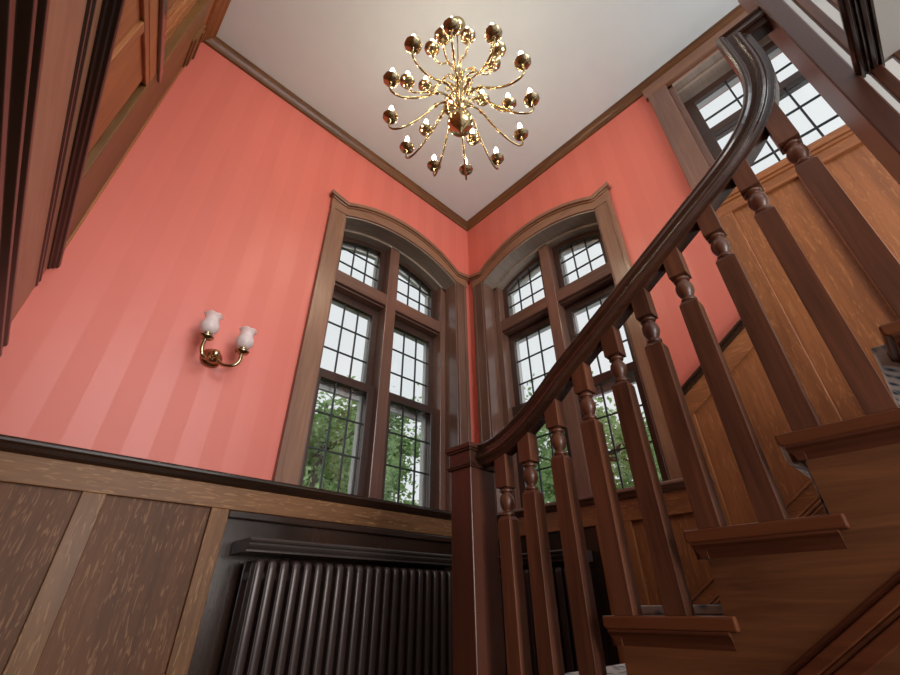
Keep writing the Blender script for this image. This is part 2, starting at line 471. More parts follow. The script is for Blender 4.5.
warmwin = [wood('window_head_oak_%d' % a, a, (.14, .06, .034), (.25, .122, .07), None, .3, coat=.35) for a in range(3)]
M_soffit = wood('window_soffit', 0, (.20, .15, .12), (.30, .24, .20), None, .32, coat=.3)
arched_window('window_1', fA, UA, 'arched oak window with leaded sashes, left of the wall corner above the long radiator', 1)
arched_window('window_2', fB, UB, 'arched oak window with leaded sashes seen through the stair balusters', 1)

# window 3: square-headed stair window up under the ceiling
w = thing('window_3', (DB, -.3, 1.95), 'high square leaded window above the oak stair panelling, under the ceiling', 'window', kind='structure')
k = MB(); bars(k, fB, .095, .222, 1.9, 3.135, -.03, 0); bars(k, fB, .19, .222, 1.9, 3.135, -.038, -.03); k.build('casing', winw[2], w, .004)
k = MB(); bars(k, fB, -.61, -.56, 1.9, 3.135, -.03, 0); k.build('casing', winw[2], w, .004)
k = MB(); bars(k, fB, -.62, .24, 3.13, CEIL - .08, -.034, 0); k.build('head', warmwin[1], w, .004)
k = MB(); bars(k, fB, .06, .095, 1.95, 3.13, .0, .2); k.build('jamb', winw[2], w, .003)
k = MB(); bars(k, fB, -.56, .095, 3.10, 3.13, 0, .06); bars(k, fB, -.56, .095, 3.075, 3.13, .06, .2); k.build('jamb', M_soffit, w, .003)
for nm, z0, z1, d in (('upper_sash', 2.565, 3.05, .14), ('lower_sash', 1.96, 2.63, .105)):
    k = MB(); rect_frame(k, fB, -.56, .062, z0, z1, .06, d, d + .036, .05)
    sash = k.build(nm, sashw[1], w, .003)
    g0, g1, h0, h1 = -.50, .002, z0 + .05, z1 - .045
    bars(MB(), fB, g0, g1, h0, h1, d + .016, d + .02).build('pane', M_glass, sash)
    k = MB()
    for y in (-.195, -.395): bars(k, fB, y - .005, y + .005, h0, h1, d + .012, d + .024)
    for z in ((2.78,) if nm == 'upper_sash' else (2.38, 2.18)): bars(k, fB, g0, g1, z - .005, z + .005, d + .0125, d + .0235)
    k.build('leading', M_lead, sash)
k = MB(); rect_frame(k, fB, -.62, .10, 1.9, 3.16, .07, .25, .30); k.build('exterior_frame', M_stone, w)

# ------------------------------------------------------------------ wainscot
CAP = [(0, .048), (.05, .048), (.056, .040), (.056, .030), (.044, .024), (.036, .010), (.022, 0), (.022, -.012), (0, -.012)]   # (out, up)
NB = .09                                # niche depth behind the wainscot face
t = thing('trim_2', (.6, DA, LAND), 'oak wainscot with recessed radiator niche under the sconce wall window', 'wainscot', kind='structure')
CAPZ = .462
MB().prism(CAP, lambda o, h, s: (s, DA - o, CAPZ + h), -1.5, DB).build('cap_moulding', dark[0], t, .002)
b = MB().box(-1.5, DB, DA - .026, DA, .368, .462); b.build('rail', oak[0], t, .003)
for x0, x1 in ((-.72, -.64), (-.33, -.255), (.125, .2), (.571, .645)):
    MB().box(x0, x1, DA - .026, DA, LAND, .368).build('stile', oak[2], t, .003)
MB().box(2.1, DB, DA - .026, DA, LAND, .368).build('stile', oak[2], t, .003)
for x0, x1 in ((-1.5, -.72), (-.64, -.33), (-.255, .125), (.2, .571)):
    MB().box(x0, x1, DA - .026, DA, LAND, -.19).build('bottom_rail', oak[0], t, .003)
    MB().box(x0, x1, DA - .010, DA, -.19, .368).build('panel', oakp[2], t)
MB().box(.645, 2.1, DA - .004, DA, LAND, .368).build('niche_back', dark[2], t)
MB().box(.645, 2.1, DA - .024, DA - .004, .335, .368).build('niche_moulding', dark[0], t, .006)

t = thing('trim_3', (DB, .8, LAND), 'warm oak stair panelling with sloping dado rail beside the staircase', 'wainscot', kind='structure')
MB().prism(CAP, lambda o, h, s: (DB - o, s, CAPZ + h), .62, DA).build('cap_moulding', winw[1], t, .002)
MB().box(DB - .026, DB, .66, DA, .36, .462).build('rail', warm[1], t, .003)
MB().box(DB - .026, DB, 1.05, 1.245, LAND, .36).build('stile', warm[2], t, .003)
MB().box(DB - .026, DB, 2.06, DA - .026, LAND, .36).build('stile', winw[2], t, .003)
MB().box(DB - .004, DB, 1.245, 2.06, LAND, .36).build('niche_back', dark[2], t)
MB().box(DB - .010, DB, .66, 1.05, LAND, .36).build('panel', warm[2], t)
# sloped dado: face polygons in (y,z)
sl = lambda y, a: a - .68 * y
DTOP, DLOW, PTOP, STR, STL = 1.366, 1.327, 1.213, .605, .530
def para(y0, y1, a0, a1): return [(y0, sl(y0, a0)), (y1, sl(y1, a0)), (y1, sl(y1, a1)), (y0, sl(y0, a1))]
for a0, a1, d in ((DLOW, DTOP - .012, .03), (DTOP - .014, DTOP, .042), (DLOW - .006, DLOW + .006, .034)):
    MB().prism(para(.198, .66, a0, a1), lambda p, q, s: (DB - s, p, q), 0, d).build('dado_moulding', dark[1], t, .002)
MB().prism(para(.198, .66, PTOP, DLOW), lambda p, q, s: (DB - s, p, q), 0, .026).build('sloping_rail', warm[1], t, .003)
MB().prism([(.61, sl(.61, STR)), (.66, sl(.66, STR)), (.66, sl(.66, PTOP)), (.61, sl(.61, PTOP))], lambda p, q, s: (DB - s, p, q), 0, .026).build('stile', warm[2], t, .003)
MB().prism([(.198, sl(.198, STR)), (.66, sl(.66, STR)), (.66, sl(.66, PTOP)), (.198, sl(.198, PTOP))], lambda p, q, s: (DB - s, p, q), 0, .010).build('panel', warm[2], t)
# tall panelling under the stair window
TP = 1.82
MB().box(DB - .03, DB, -.565, .2, TP, 1.905).build('rail', warm[1], t, .003)
k = MB(); k.box(DB - .05, DB, -.565, .2, 1.905, 1.95); k.box(DB - .04, DB, -.565, .2, 1.885, 1.905); k.build('window_stool', warm[1], t, .004)
for y0, y1 in ((.1, .2), (-.31, -.21)):
    MB().prism([(y0, sl(y0, STR)), (y1, sl(y1, STR)), (y1, TP), (y0, TP)], lambda p, q, s: (DB - s, p, q), 0, .03).build('stile', warm[2], t, .003)
for y0, y1 in ((-.21, .1), (-.56, -.31)):
    MB().prism([(y0, sl(y0, STR)), (y1, sl(y1, STR)), (y1, TP), (y0, TP)], lambda p, q, s: (DB - s, p, q), 0, .010).build('panel', warm[2], t)
k = MB()
for zz, hh in ((1.225, .02), (1.10, .02)):
    pass
# wall string along the flight with a grooved top
YT = 1.0
k = MB(); k.prism(para(-.57, YT, .30, STR - .004), lambda p, q, s: (DB - s, p, q), 0, .03); k.build('wall_string', warm[1], t)
for a0, a1, d in ((.50, .512, .037), (.517, .529, .040), (.534, .544, .037), (STR - .012, STR, .038)):
    MB().prism(para(-.57, YT, a0, a1), lambda p, q, s: (DB - s, p, q), 0, d).build('string_moulding', warm[1], t, .003)

# ------------------------------------------------------------------ left gallery fascia and panelled stair wall
YF0, YF1 = -.6, DA
darkf = [wood('fascia_dark_moulding_%d' % a, a, DK_D, DK_L, None, .32, coat=.15) for a in range(3)]
t = thing('trim_4', (XC, 1, .68), 'dark moulded gallery fascia with a reddish oak frieze at top left', 'fascia', kind='structure')
FAS = [(0, .68), (.0, .86), (.008, .862), (.024, .852), (.026, .838), (.016, .832), (.012, .815), (.022, .808), (.024, .79), (.010, .782), (.006, .765), (.016, .757), (.018, .735), (.004, .72), (.0, .70)]
FXo = -.30
fF = lambda o, h, s: (FXo + o, s, h)
MB().prism([(-.07, .66), (-.07, .872), (.0, .872), (.026, .846), (.026, .834), (.015, .826), (.015, .806), (.028, .797), (.028, .783), (.012, .773), (.012, .756), (.022, .747), (.022, .728), (.006, .716), (.006, .66)], fF, YF0, YF1).build('bottom_moulding', darkf[1], t, .002)
FR = wood('fascia_oak', 1, (.24, .11, .06), (.36, .19, .12), None, .4, coat=.1)
MB().box(FXo - .07, FXo, YF0, YF1, .87, 1.21).build('frieze', FR, t)
for z in (1.103,):
    k = MB(); k.prism([(0, z - .002), (.005, z + .004), (.005, z + .012), (.002, z + .016), (.002, z + .024), (.006, z + .03), (.005, z + .038), (0, z + .042)], fF, YF0, YF1 - .004).build('bead', darkf[1], t)
MB().prism([(-.02, 1.196), (.006, 1.198), (.009, 1.206), (.018, 1.208), (.021, 1.216), (.029, 1.218), (.031, 1.226), (.031, 1.238), (.026, 1.244), (-.02, 1.244)], fF, YF0, YF1).build('top_moulding', darkf[1], t, .0015)
MB().box(FXo - .06, FXo + .0, YF0, YF1, 1.24, 1.30).build('plinth', warm[1], t)

lwarm = [wood('gallery_oak_%d' % a, a, (.22, .075, .026), (.38, .15, .055), None, .45, spec=.25) for a in range(3)]
t = thing('trim_5', (XC, 1.2, 1.24), 'orange oak panelling of an upper stair flight above the left gallery fascia', 'wainscot', kind='structure')
fC = lambda p, q, s: (XC + s, p, q)
slc = lambda y, a: a + .68 * y
def parac(y0, y1, a0, a1): return [(y0, slc(y0, a0)), (y1, slc(y1, a0)), (y1, slc(y1, a1)), (y0, slc(y0, a1))]
YP = 1.60
MB().prism([(-.5, 1.3), (YP, 1.3), (YP, slc(YP, .86)), (.65, slc(.65, .86))], fC, -.03, -.014).build('panel', lwarm[2], t)
for y0, y1 in ((1.13, 1.19), (.72, .78)):
    MB().prism([(y0, 1.3), (y1, 1.3), (y1, slc(y1, .86)), (y0, slc(y0, .86))], fC, -.03, -.002).build('stile', lwarm[2], t, .004)
MB().box(XC - .03, XC - .002, -.5, YP, 1.3, 1.34).build('rail', lwarm[1], t, .003)
MB().prism(parac(.3, 1.74, .86, .90), fC, -.03, -.002).build('sloping_rail', lwarm[1], t, .003)
MB().prism(parac(.3, 1.74, .90, .985), fC, -.03, .0).build('string', lwarm[1], t, .003)
MB().prism(parac(.3, 1.76, .985, 1.01), fC, -.03, .014).build('string_moulding', dark[1], t, .003)
MB().prism(parac(.3, 1.76, 1.01, 1.05), fC, -.05, .008).build('string_moulding', dark[1], t, .003)
for i, y in enumerate((.92, 1.0, 1.08, 1.16, 1.24, 1.32, 1.40, 1.48, 1.56, 1.64)):
    MB().box(XC - .065, XC - .035, y, y + .05, slc(y, 1.03), 3.1).build('slat', lwarm[2], t, .003)
MB().box(XC - .075, XC, .3, DA, 3.05, 3.215).build('frieze', lwarm[1], t, .003)
# corner post against the pink wall
POST = wood('corner_post_oak', 2, (.10, .043, .013), (.20, .09, .03), (.2, .1, .045), .45, coat=.0)
MB().box(XC - .08, XC + .002, 1.66, DA, 1.24, 3.05).build('post', POST, t, .003)
MB().box(XC - .02, XC + .01, DA - .012, DA, 1.24, 2.9).build('bead', lwarm[2], t, .002)
k = MB()
for z0, z1, o in ((2.86, 2.9, .012), (2.9, 3.0, .02), (3.0, 3.03, .028), (3.03, 3.09, .018)):
    k.box(XC - .02, XC + o, 1.9, DA, z0, z1)
k.build('capital', POST, t, .004)

# ------------------------------------------------------------------ staircase
SX, RUN, RISE, Y1, T1 = 1.25, .2695, .183, .7275, -.021   # nosing y and top z of the first visible tread (k=1)
ny = lambda k: Y1 - RUN * (k - 1)
tz_ = lambda k: T1 + RISE * (k - 1)
st = thing('staircase', (1.7, .9, LAND), 'reddish brown oak staircase climbing right along the panelled wall', 'staircase')
TREAD = wood('tread_oak', 1, (.08, .022, .009), (.155, .05, .019), None, .32, coat=.2)
KMAX = 5
for k_ in range(0, KMAX + 1):
    y1 = ny(k_); z = tz_(k_)
    yb = y1 - RUN - .06 if k_ < KMAX else -1.6
    b = MB().prism([(y1, z - .002), (y1, z - .024), (y1 - .006, z - .03), (yb, z - .03), (yb, z), (y1 - .004, z)], fYZ, SX - .004, DB - .03)
    b.build('tread', TREAD, st, .005)
    k = MB()
    prof = [(.0, -.03), (-.006, -.03), (-.006, -.036), (.002, -.042), (.010, -.055), (.012, -.066), (.0125, -.066), (.03, -.066), (.03, -.03)]
    k.prism([(SX + o, z + h) for o, h in prof], lambda p, q, s: (p, s, q), yb + .02, y1 - .012)
    k.prism([(y1 - .012 - max(o, 0), z + h) for o, h in prof], lambda p, q, s: (s, p, q), SX + .004, DB - .03)
    k.build('bed_moulding', red[1], st, .0015)
    rz = tz_(k_ - 1) if k_ > 0 else LAND
    MB().box(SX + .03, DB - .03, y1 - .06, y1 - .036, rz, z - .03).build('riser', red[0], st)
pts = []
for k_ in range(0, KMAX + 1):
    pts += [(ny(k_) - .036, (tz_(k_ - 1) if k_ > 0 else -.9) - (.03 if k_ > 0 else 0)), (ny(k_) - .036, tz_(k_) - .03)]
pts += [(-1.6, tz_(KMAX) - .03), (-1.6, -.9)]
STRM = wood('stringer_oak', 1, (.062, .022, .009), (.19, .072, .028), None, .40, coat=.12, tilt=(.55, 0, 0))
# stringer face split into convex pieces per step
k = MB()
for k_ in range(0, KMAX + 1):
    y1 = ny(k_) - .036; yb = ny(k_ + 1) - .036 if k_ < KMAX else -1.6
    k.prism([(y1, -.9), (y1, tz_(k_) - .03), (yb, tz_(k_) - .03), (yb, -.9)], fYZ, SX + .012, SX + .05)
k.build('stringer', STRM, st)
for a0, a1, d in ((.098, .112, .004), (.072, .098, .013), (.06, .072, .006), (.028, .06, .010)):
    pp = [(.9, sl(.9, a0)), (-1.2, sl(-1.2, a0)), (-1.2, sl(-1.2, a1)), (.9, sl(.9, a1))]
    MB().prism(pp, fYZ, SX + .012 - d, SX + .013).build('stringer_moulding', TREAD if d > .007 else red[1], st, .003)

# stair runner
def runner():
    x0, x1 = 1.42, 2.12; th = .022
    path = []
    for k_ in range(0, KMAX + 1):
        y = ny(k_); z = tz_(k_)
        rz = tz_(k_ - 1) if k_ > 0 else LAND
        path += [(y - .034, rz + .001), (y - .034, z - .05), (y + .001, z - .025), (y + .001, z + .0005)]
    path.append((-1.5, tz_(KMAX) + .0005))
    off = [(y + th if i % 4 < 3 or i == len(path) - 1 else y + th, z + (th if i % 4 in (0, 3) or i == len(path) - 1 else 0)) for i, (y, z) in enumerate(path)]
    off[-1] = (path[-1][0], path[-1][1] + th)
    b = MB()
    b.strip([(y, z) for y, z in path], off, fYZ, x0, x1, closed=False)
    return b
tag(runner().build('stair_carpet', M_carpet, bevel=.003), 'white and blue patterned runner carpet laid over the stair treads', 'carpet')

# ------------------------------------------------------------------ balustrade
bl = thing('balustrade', (1.27, .9, LAND), 'dark oak stair balustrade with turned balusters, newel posts and curved handrail', 'balustrade')
BX = 1.2775
ang = lambda y: .925 + .66 * (.442 - y)     # handrail centre height along the straight run
def baluster_mesh(zb, zt_block, ztop):
    """zb foot, zt_block underside of top block, ztop top hidden in the rail"""
    b = MB(); h = .0268
    zs = zt_block - .098                     # shoulder of the square shaft
    b.box(BX - h, BX + h, -h, h, zb, zs - .014)
    vs = []                                  # chamfered shoulder
    r2 = .019
    b.add([(BX + sx * h, sy * h, zs - .014) for sx, sy in ((-1, -1), (1, -1), (1, 1), (-1, 1))] + [(BX + sx * r2, sy * r2, zs) for sx, sy in ((-1, -1), (1, -1), (1, 1), (-1, 1))],
          [(0, 1, 5, 4), (1, 2, 6, 5), (2, 3, 7, 6), (3, 0, 4, 7), (4, 5, 6, 7), (3, 2, 1, 0)])
    pr = [(.014, -.002), (.023, .002), (.023, .010), (.016, .014), (.015, .018), (.020, .026), (.0255, .040), (.0265, .052), (.024, .066), (.017, .076), (.016, .080), (.0235, .084), (.0235, .091), (.018, .094), (.016, .1)]
    b.lathe(pr, (BX, 0, zs), 20)
    b.box(BX - h, BX + h, -h, h, zt_block, ztop)
    return b
BAL = wood('baluster_oak', 2, (.040, .012, .006), (.17, .057, .026), None, .4, coat=.55, crough=.36)
def rail_z(y):
    if y > .75: 
        s = max(0, min(1, (1.12 - y) / .37)); s2 = s * s * (3 - 2 * s) if False else s ** 1.6
        return .527 + (ang(.75) - .527) * s2
    return ang(y)
for i in range(10):
    y = (1.053 if i == 0 else 1.070 - .1352 * i)
    k_ = -1 if i == 0 else (i - 1) // 2
    zb = LAND if k_ < 0 else tz_(k_)
    rzv = rail_z(y) if i < 8 else (1.25 if i == 8 else 1.45)
    blk = (.81 - .665 * (y - .39)) if i > 1 else (.375 if i == 0 else .445)
    b = baluster_mesh(zb, blk, rzv - .02)
    b.v = [(vx, vy + y, vz) for vx, vy, vz in b.v]
    b.build('baluster', BAL, bl, .0012)
# handrail
PROF = [(-.043, -.022), (-.038, -.030), (-.030, -.032), (-.026, -.040), (-.024, -.052), (.024, -.052), (.026, -.040), (.030, -.032), (.038, -.030), (.043, -.022),
        (.041, -.014), (.035, -.008), (.034, .010), (.041, .016), (.042, .024), (.034, .033), (.012, .038), (-.012, .038), (-.034, .033), (-.042, .024), (-.041, .016), (-.034, .010), (-.035, -.008), (-.041, -.014)]
path = [(1.19, .527), (1.12, .527)]
yy = 1.09
while yy > .06:
    path.append((yy, rail_z(yy))); yy -= .03
def bez(p0, p1, p2, p3, n):
    return [tuple((1 - t) ** 3 * a + 3 * (1 - t) ** 2 * t * b_ + 3 * (1 - t) * t * t * c_ + t ** 3 * d_ for a, b_, c_, d_ in zip(p0, p1, p2, p3)) for t in [j / n for j in range(1, n + 1)]]
p0 = path[-1]
path += bez(p0, (p0[0] - .14, p0[1] + .093), (-.176, 1.36), (-.178, 1.60), 16)
path += [(-.178, 1.745), (-.30, 1.745)]
HR = wood('handrail_oak', 1, (.024, .0095, .006), (.065, .023, .012), None, .26, coat=.35)
b = MB().sweep(PROF, [(BX - .004, y, z) for y, z in path], side=(1, 0, 0))
hr = b.build('handrail', HR, bl, .002)
# lower newel
NX, NY = 1.262, 1.222
k = MB(); k.box(NX - .056, NX + .085, NY - .056, NY + .056, LAND, .47)
k.build('newel_post', wood('newel_oak', 2, (.045, .012, .007), (.10, .030, .015), None, .4, coat=.55, crough=.36), bl, .004)
k = MB()
for r, z0, z1 in ((.066, .467, .482), (.070, .474, .480), (.060, .482, .535), (.068, .532, .552), (.074, .540, .560)):
    k.box(NX - r, NX + r + .028, NY - r, NY + r, z0, z1)
k.build('newel_cap', HR, bl, .004)
# upper newel with stopped chamfers
PX0 = 1.215
k = MB()
k.box(PX0, PX0 + .17, -.335, -.285, tz_(4), 2.1)
k.build('newel_post', wood('upper_newel_oak', 2, (.055, .018, .012), (.10, .036, .022), None, .4, coat=.9, crough=.4), bl, .004)
for y in (-.351, -.402):
    MB().box(PX0 + .003, PX0 + .022, y - .026, y, tz_(5), 2.1).build('baluster', BAL, bl, .003)

# dark moulded beam of the upper gallery
t = tag(MB().prism([(-.330, 1.228), (-.328, 1.212), (-.332, 1.203), (-.336, 1.200), (-.343, 1.200), (-.345, 1.207), (-.348, 1.207), (-.350, 1.198), (-.353, 1.198), (-.355, 1.207), (-.358, 1.207), (-.360, 1.199), (-.369, 1.199), (-.371, 1.206), (-.374, 1.206), (-.376, 1.198), (-.382, 1.198), (-.382, 1.228)], fYZ, XC - .02, 1.23).build('trim_6', dark[0], bevel=.001, kind='structure'),
        'black moulded gallery beam end at the top right corner', 'moulding')

b = MB().box(XC - .02, 1.232, -2.2, -.382, 1.212, 1.228)
tag(b.build('ceiling_landing', M_plaster, kind='structure'), 'pale plaster soffit behind the black beam at the top right corner', 'ceiling')
b = MB().box(-1.75, -1.6, -2.6, DA, HALL, .88)  # unseen wall, added to shut out sky light from the open left
tag(b.build('wall_light_block', oakp[2], kind='structure'), 'unseen oak wall added to block light from the open left side', 'wall')
# ------------------------------------------------------------------ radiators
def make_rad(to, label, n, pitch, front, u_start):
    """to(u, v, z): u along wall, v out from wall"""
    r = thing('radiator', Vector(to(u_start, 0, LAND)), label, 'radiator', 'cast iron radiators under the windows')
    zt, zb = .172, LAND + .09
    for i in range(n):
        u = u_start + pitch * (i + .5)
        b = MB()
        # tall section of rounded columns: front column, middle and rear, joined top and bottom
        def col(v0, v1, w):
            m = 8; pr = []
            for j in range(m): pass
            return
        for v0, v1 in ((front - .062, front), (front - .135, front - .075)):
            loop = []
            cv = (v0 + v1) / 2; hv = (v1 - v0) / 2; hw = pitch * .44
            for j in range(14):
                a = 2 * PI * j / 14
                ca, sa = math.cos(a), math.sin(a)
                loop.append((hw * math.copysign(abs(ca) ** .6, ca), cv + hv * math.copysign(abs(sa) ** .75, sa)))
            vs = []; lv = [(zb, .8), (zb + .03, 1), (zt - .035, 1), (zt - .012, .93), (zt, .7)]
            for z, s in lv:
                vs += [to(u + p * s, cv + (q - cv) * s, z) for p, q in loop]
            fs = [[c * 14 + j, c * 14 + (j + 1) % 14, (c + 1) * 14 + (j + 1) % 14, (c + 1) * 14 + j] for c in range(4) for j in range(14)]
            fs += [list(range(14))[::-1], list(range(56, 70))]
            b.add(vs, fs, True)
        # thin web rib on the front column
        P = lambda x0, x1, v0, v1, z0, z1: b.add([to(x, v, z) for x in (x0, x1) for v in (v0, v1) for z in (z0, z1)], [(0, 1, 3, 2), (4, 6, 7, 5), (0, 4, 5, 1), (2, 3, 7, 6), (0, 2, 6, 4), (1, 5, 7, 3)])
        P(u - hw * .98, u - hw * .80, front - .03, front + .004, zb + .02, zt - .016)
        P(u - pitch / 2, u + pitch / 2, front - .1, front - .03, zt - .07, zt - .045)
        P(u - pitch / 2, u + pitch / 2, front - .1, front - .03, zb + .02, zb + .05)
        b.build('radiator_section', M_rad, r)
    u1 = u_start + pitch * n
    for i in (0, n - 1):
        u = u_start + pitch * (i + .5)
        for v in (front - .11, front - .03):
            MB().lathe([(.014, 0), (.018, .02), (.012, .05), (.014, .1)], to(u, v, LAND), 10).build('foot', M_rad, r)
    # moulded shelf
    prof = [(0.006, .247), (front + .022, .247), (front + .026, .240), (front + .022, .233), (front + .012, .228), (front + .016, .222), (front + .010, .214), (front - .002, .205), (front - .002, .196), (.006, .196)]
    b = MB().prism(prof, lambda v, z, s: to(s, v, z), u_start - .045, u1 + .03)
    b.build('shelf', M_radshelf, r, .002)
    return r
M_radshelf = plain('radiator_shelf_paint', (.05, .038, .034), .28, .0, vary=.15)
make_rad(lambda u, v, z: (u, DA - .004 - v, z), 'long dark brown iron radiator with moulded shelf under the left arched window', 22, .0525, .175, .742)
make_rad(lambda u, v, z: (DB - .004 - v, u, z), 'shorter dark iron radiator behind the newel post and stair balusters', 9, .0525, .165, 1.345)

# ------------------------------------------------------------------ chandelier
CX, CY = .938, .897
ch = thing('chandelier', (CX, CY, CEIL), 'brass chandelier with three tiers of curved candle arms, hanging from the ceiling', 'chandelier')
C0 = Vector((CX, CY, 0))
b = MB().lathe([(.001, 2.085), (.008, 2.09), (.012, 2.098), (.03, 2.106), (.052, 2.125), (.067, 2.155), (.07, 2.18), (.064, 2.21), (.047, 2.232), (.03, 2.243), (.02, 2.25)], (CX, CY, 0), 28)
b.build('ball', M_brass, ch)
b = MB().lathe([(.02, 2.245), (.03, 2.255), (.022, 2.268), (.018, 2.29), (.032, 2.305), (.038, 2.32), (.032, 2.335), (.02, 2.35), (.016, 2.40), (.024, 2.43), (.03, 2.45), (.022, 2.47), (.034, 2.485), (.036, 2.50), (.026, 2.515), (.014, 2.53), (.018, 2.58), (.026, 2.60), (.016, 2.62), (.028, 2.635), (.03, 2.65), (.02, 2.665), (.010, 2.69), (.016, 2.72), (.008, 2.75)], (CX, CY, 0), 20)
b.build('column', M_brass, ch)
MB().tube([(CX, CY, 2.74), (CX, CY, 3.3)], .005, 8).build('rod', M_brass, ch)
MB().lathe([(.008, 3.255), (.014, 3.265), (.03, 3.28), (.052, 3.30), (.058, CEIL)], (CX, CY, 0), 24).build('canopy', M_brass, ch)
def smooth_path(p, n=5):
    P = [Vector(q) for q in p]; out = []
    for i in range(len(P) - 1):
        a = P[max(i - 1, 0)]; b_ = P[i]; c = P[i + 1]; d = P[min(i + 2, len(P) - 1)]
        for j in range(n):
            t = j / n
            out.append(.5 * ((2 * b_) + (-a + c) * t + (2 * a - 5 * b_ + 4 * c - d) * t * t + (-a + 3 * b_ - 3 * c + d) * t ** 3))
    out.append(P[-1]); return out
def make_arm(pts, cup, sc):
    """arm along +x of the lamp axis, origin on the axis at ceiling height"""
    P = smooth_path([(r, 0, z) for r, z in pts], 6)
    b = MB().tube(P, [.0052 * sc + .002 * (1 - i / len(P)) for i in range(len(P))], 8)
    kx = pts[3]
    b.lathe([(.004, -.012), (.011, -.006), (.011, .006), (.004, .012)], (kx[0], 0, kx[1]), 10, axis=Matrix.Rotation(PI / 2.4, 3, 'Y'))
    b.lathe([(.001, -.022), (.006, -.018), (.004, -.010), (.009, -.006), (.006, 0), (.006, .004)], (cup[0], 0, cup[1] - .008), 10)
    me = b.build('arm', M_brass, None)
    c = MB().lathe([(.004, -.006), (.02, -.004), (.034, .004), (.041, .016), (.043, .018), (.034, .010), (.018, .002), (.012, .004), (.013, .03), (.010, .03)], (cup[0], 0, cup[1]), 32, flute=.025, nfl=8)
    cup_o = c.build('drip_pan', M_brass_old, me)
    s = MB().lathe([(.0095, .01), (.0095, .070), (.004, .072)], (cup[0], 0, cup[1]), 12).build('candle_sleeve', M_candle, me)
    f = MB().lathe([(.003, .072), (.0100, .082), (.0125, .094), (.010, .110), (.005, .124), (.001, .134)], (cup[0], 0, cup[1]), 12).build('bulb', M_bulb, me)
    return me
tiers = [([(.022, 2.32), (.045, 2.365), (.085, 2.395), (.135, 2.375), (.19, 2.305), (.245, 2.245), (.305, 2.203), (.355, 2.192), (.385, 2.212), (.392, 2.25), (.389, 2.285)], (.389, 2.295), 1.0, 12, 10),
         ([(.02, 2.50), (.04, 2.545), (.075, 2.56), (.115, 2.535), (.15, 2.47), (.20, 2.405), (.25, 2.38), (.285, 2.395), (.298, 2.43), (.298, 2.445)], (.298, 2.455), .9, 6, 29),
         ([(.018, 2.65), (.035, 2.695), (.06, 2.71), (.09, 2.69), (.115, 2.64), (.145, 2.595), (.175, 2.58), (.20, 2.595), (.21, 2.625), (.21, 2.64)], (.21, 2.65), .85, 6, 0)]
for pts, cup, sc, n, ph in tiers:
    first = make_arm(pts, cup, sc)
    arms = [first] + [None] * (n - 1)
    for i in range(n):
        a = first if i == 0 else dup(first)
        arms[i] = a
    for i, a in enumerate(arms):
        a.parent = ch
        a.location = (0, 0, -CEIL)
        a.rotation_euler = (0, 0, math.radians(ph + 360 / n * i))
# small ornamental scrolls between the tiers
sc_pts = [(.02, 2.40), (.05, 2.43), (.078, 2.415), (.08, 2.385), (.06, 2.375), (.052, 2.39), (.062, 2.40)]
b = MB().tube(smooth_path([(r, 0, z) for r, z in sc_pts], 5), .0042, 7)
first = b.build('scroll', M_brass, None)
sc2 = MB().tube(smooth_path([(r, 0, z + .16) for r, z in sc_pts], 5), .004, 7).build('scroll', M_brass, None)
for proto, ph in ((first, 25), (sc2, 0)):
    L = [proto] + [dup(proto) for _ in range(5)]
    for i, a in enumerate(L):
        a.parent = ch; a.location = (0, 0, -CEIL); a.rotation_euler = (0, 0, math.radians(ph + 60 * i))

# ------------------------------------------------------------------ wall sconce
sx, sz = .39, 1.035
sc_ = thing('wall_sconce', (sx, DA, sz), 'brass two-arm wall sconce with frosted tulip shades on the pink wall', 'sconce')
ry = Matrix.Rotation(PI / 2, 3, 'X')
b = MB().lathe([(.048, 0), (.05, .006), (.044, .014), (.036, .02), (.034, .03), (.024, .042), (.010, .05), (.001, .052)], (sx, DA, sz), 24, axis=ry)
b.build('backplate', M_brass_old, sc_)
MB().lathe([(.001, -.024), (.016, -.016), (.022, 0), (.016, .016), (.001, .024)], (sx, DA - .062, sz), 16).build('knob', M_brass, sc_)
CUPS = [((.318, 1.985, 1.070), [(sx - .01, DA - .05, sz), (.362, 2.03, .992), (.332, 1.99, .975), (.316, 1.982, 1.01), (.318, 1.985, 1.06)]),
        ((.486, 1.985, 1.056), [(sx + .01, DA - .05, sz - .005), (.42, 2.03, .985), (.46, 1.995, .975), (.484, 1.985, 1.0), (.486, 1.985, 1.044)])]
for c, pth in CUPS:
    arm = MB().tube(smooth_path(pth, 6), .0085, 10).build('arm', M_brass_old, sc_)
    MB().lathe([(.008, -.014), (.012, -.012), (.030, -.004), (.033, .002), (.03, .005), (.018, .006), (.016, .02), (.02, .024), (.012, .026)], c, 20).build('shade_holder', M_brass_old, arm)
    b = MB()
    prof = [(.016, .02), (.032, .030), (.041, .048), (.041, .064), (.035, .082), (.031, .094), (.031, .104), (.037, .116), (.042, .122)]
    inner = [(r - .003, z) for r, z in prof[::-1]]
    n0 = len(b.v)
    seg = 24; allp = prof + inner
    vs = []; fs = []
    for pi_, (r, z) in enumerate(allp):
        for k in range(seg):
            a = 2 * PI * k / seg
            edge = max(0, (z - .098) / .028)
            rr = r * (1 + .05 * edge * math.cos(6 * a)); zz = z + .003 * edge * math.cos(6 * a)
            vs.append((c[0] + rr * math.cos(a), c[1] + rr * math.sin(a), c[2] + zz))
    n = len(allp)
    for i in range(n):
        for k in range(seg):
            fs.append((i * seg + k, i * seg + (k + 1) % seg, ((i + 1) % n) * seg + (k + 1) % seg, ((i + 1) % n) * seg + k))
    b.add(vs, fs, True)
    b.build('glass_shade', M_shade, arm)

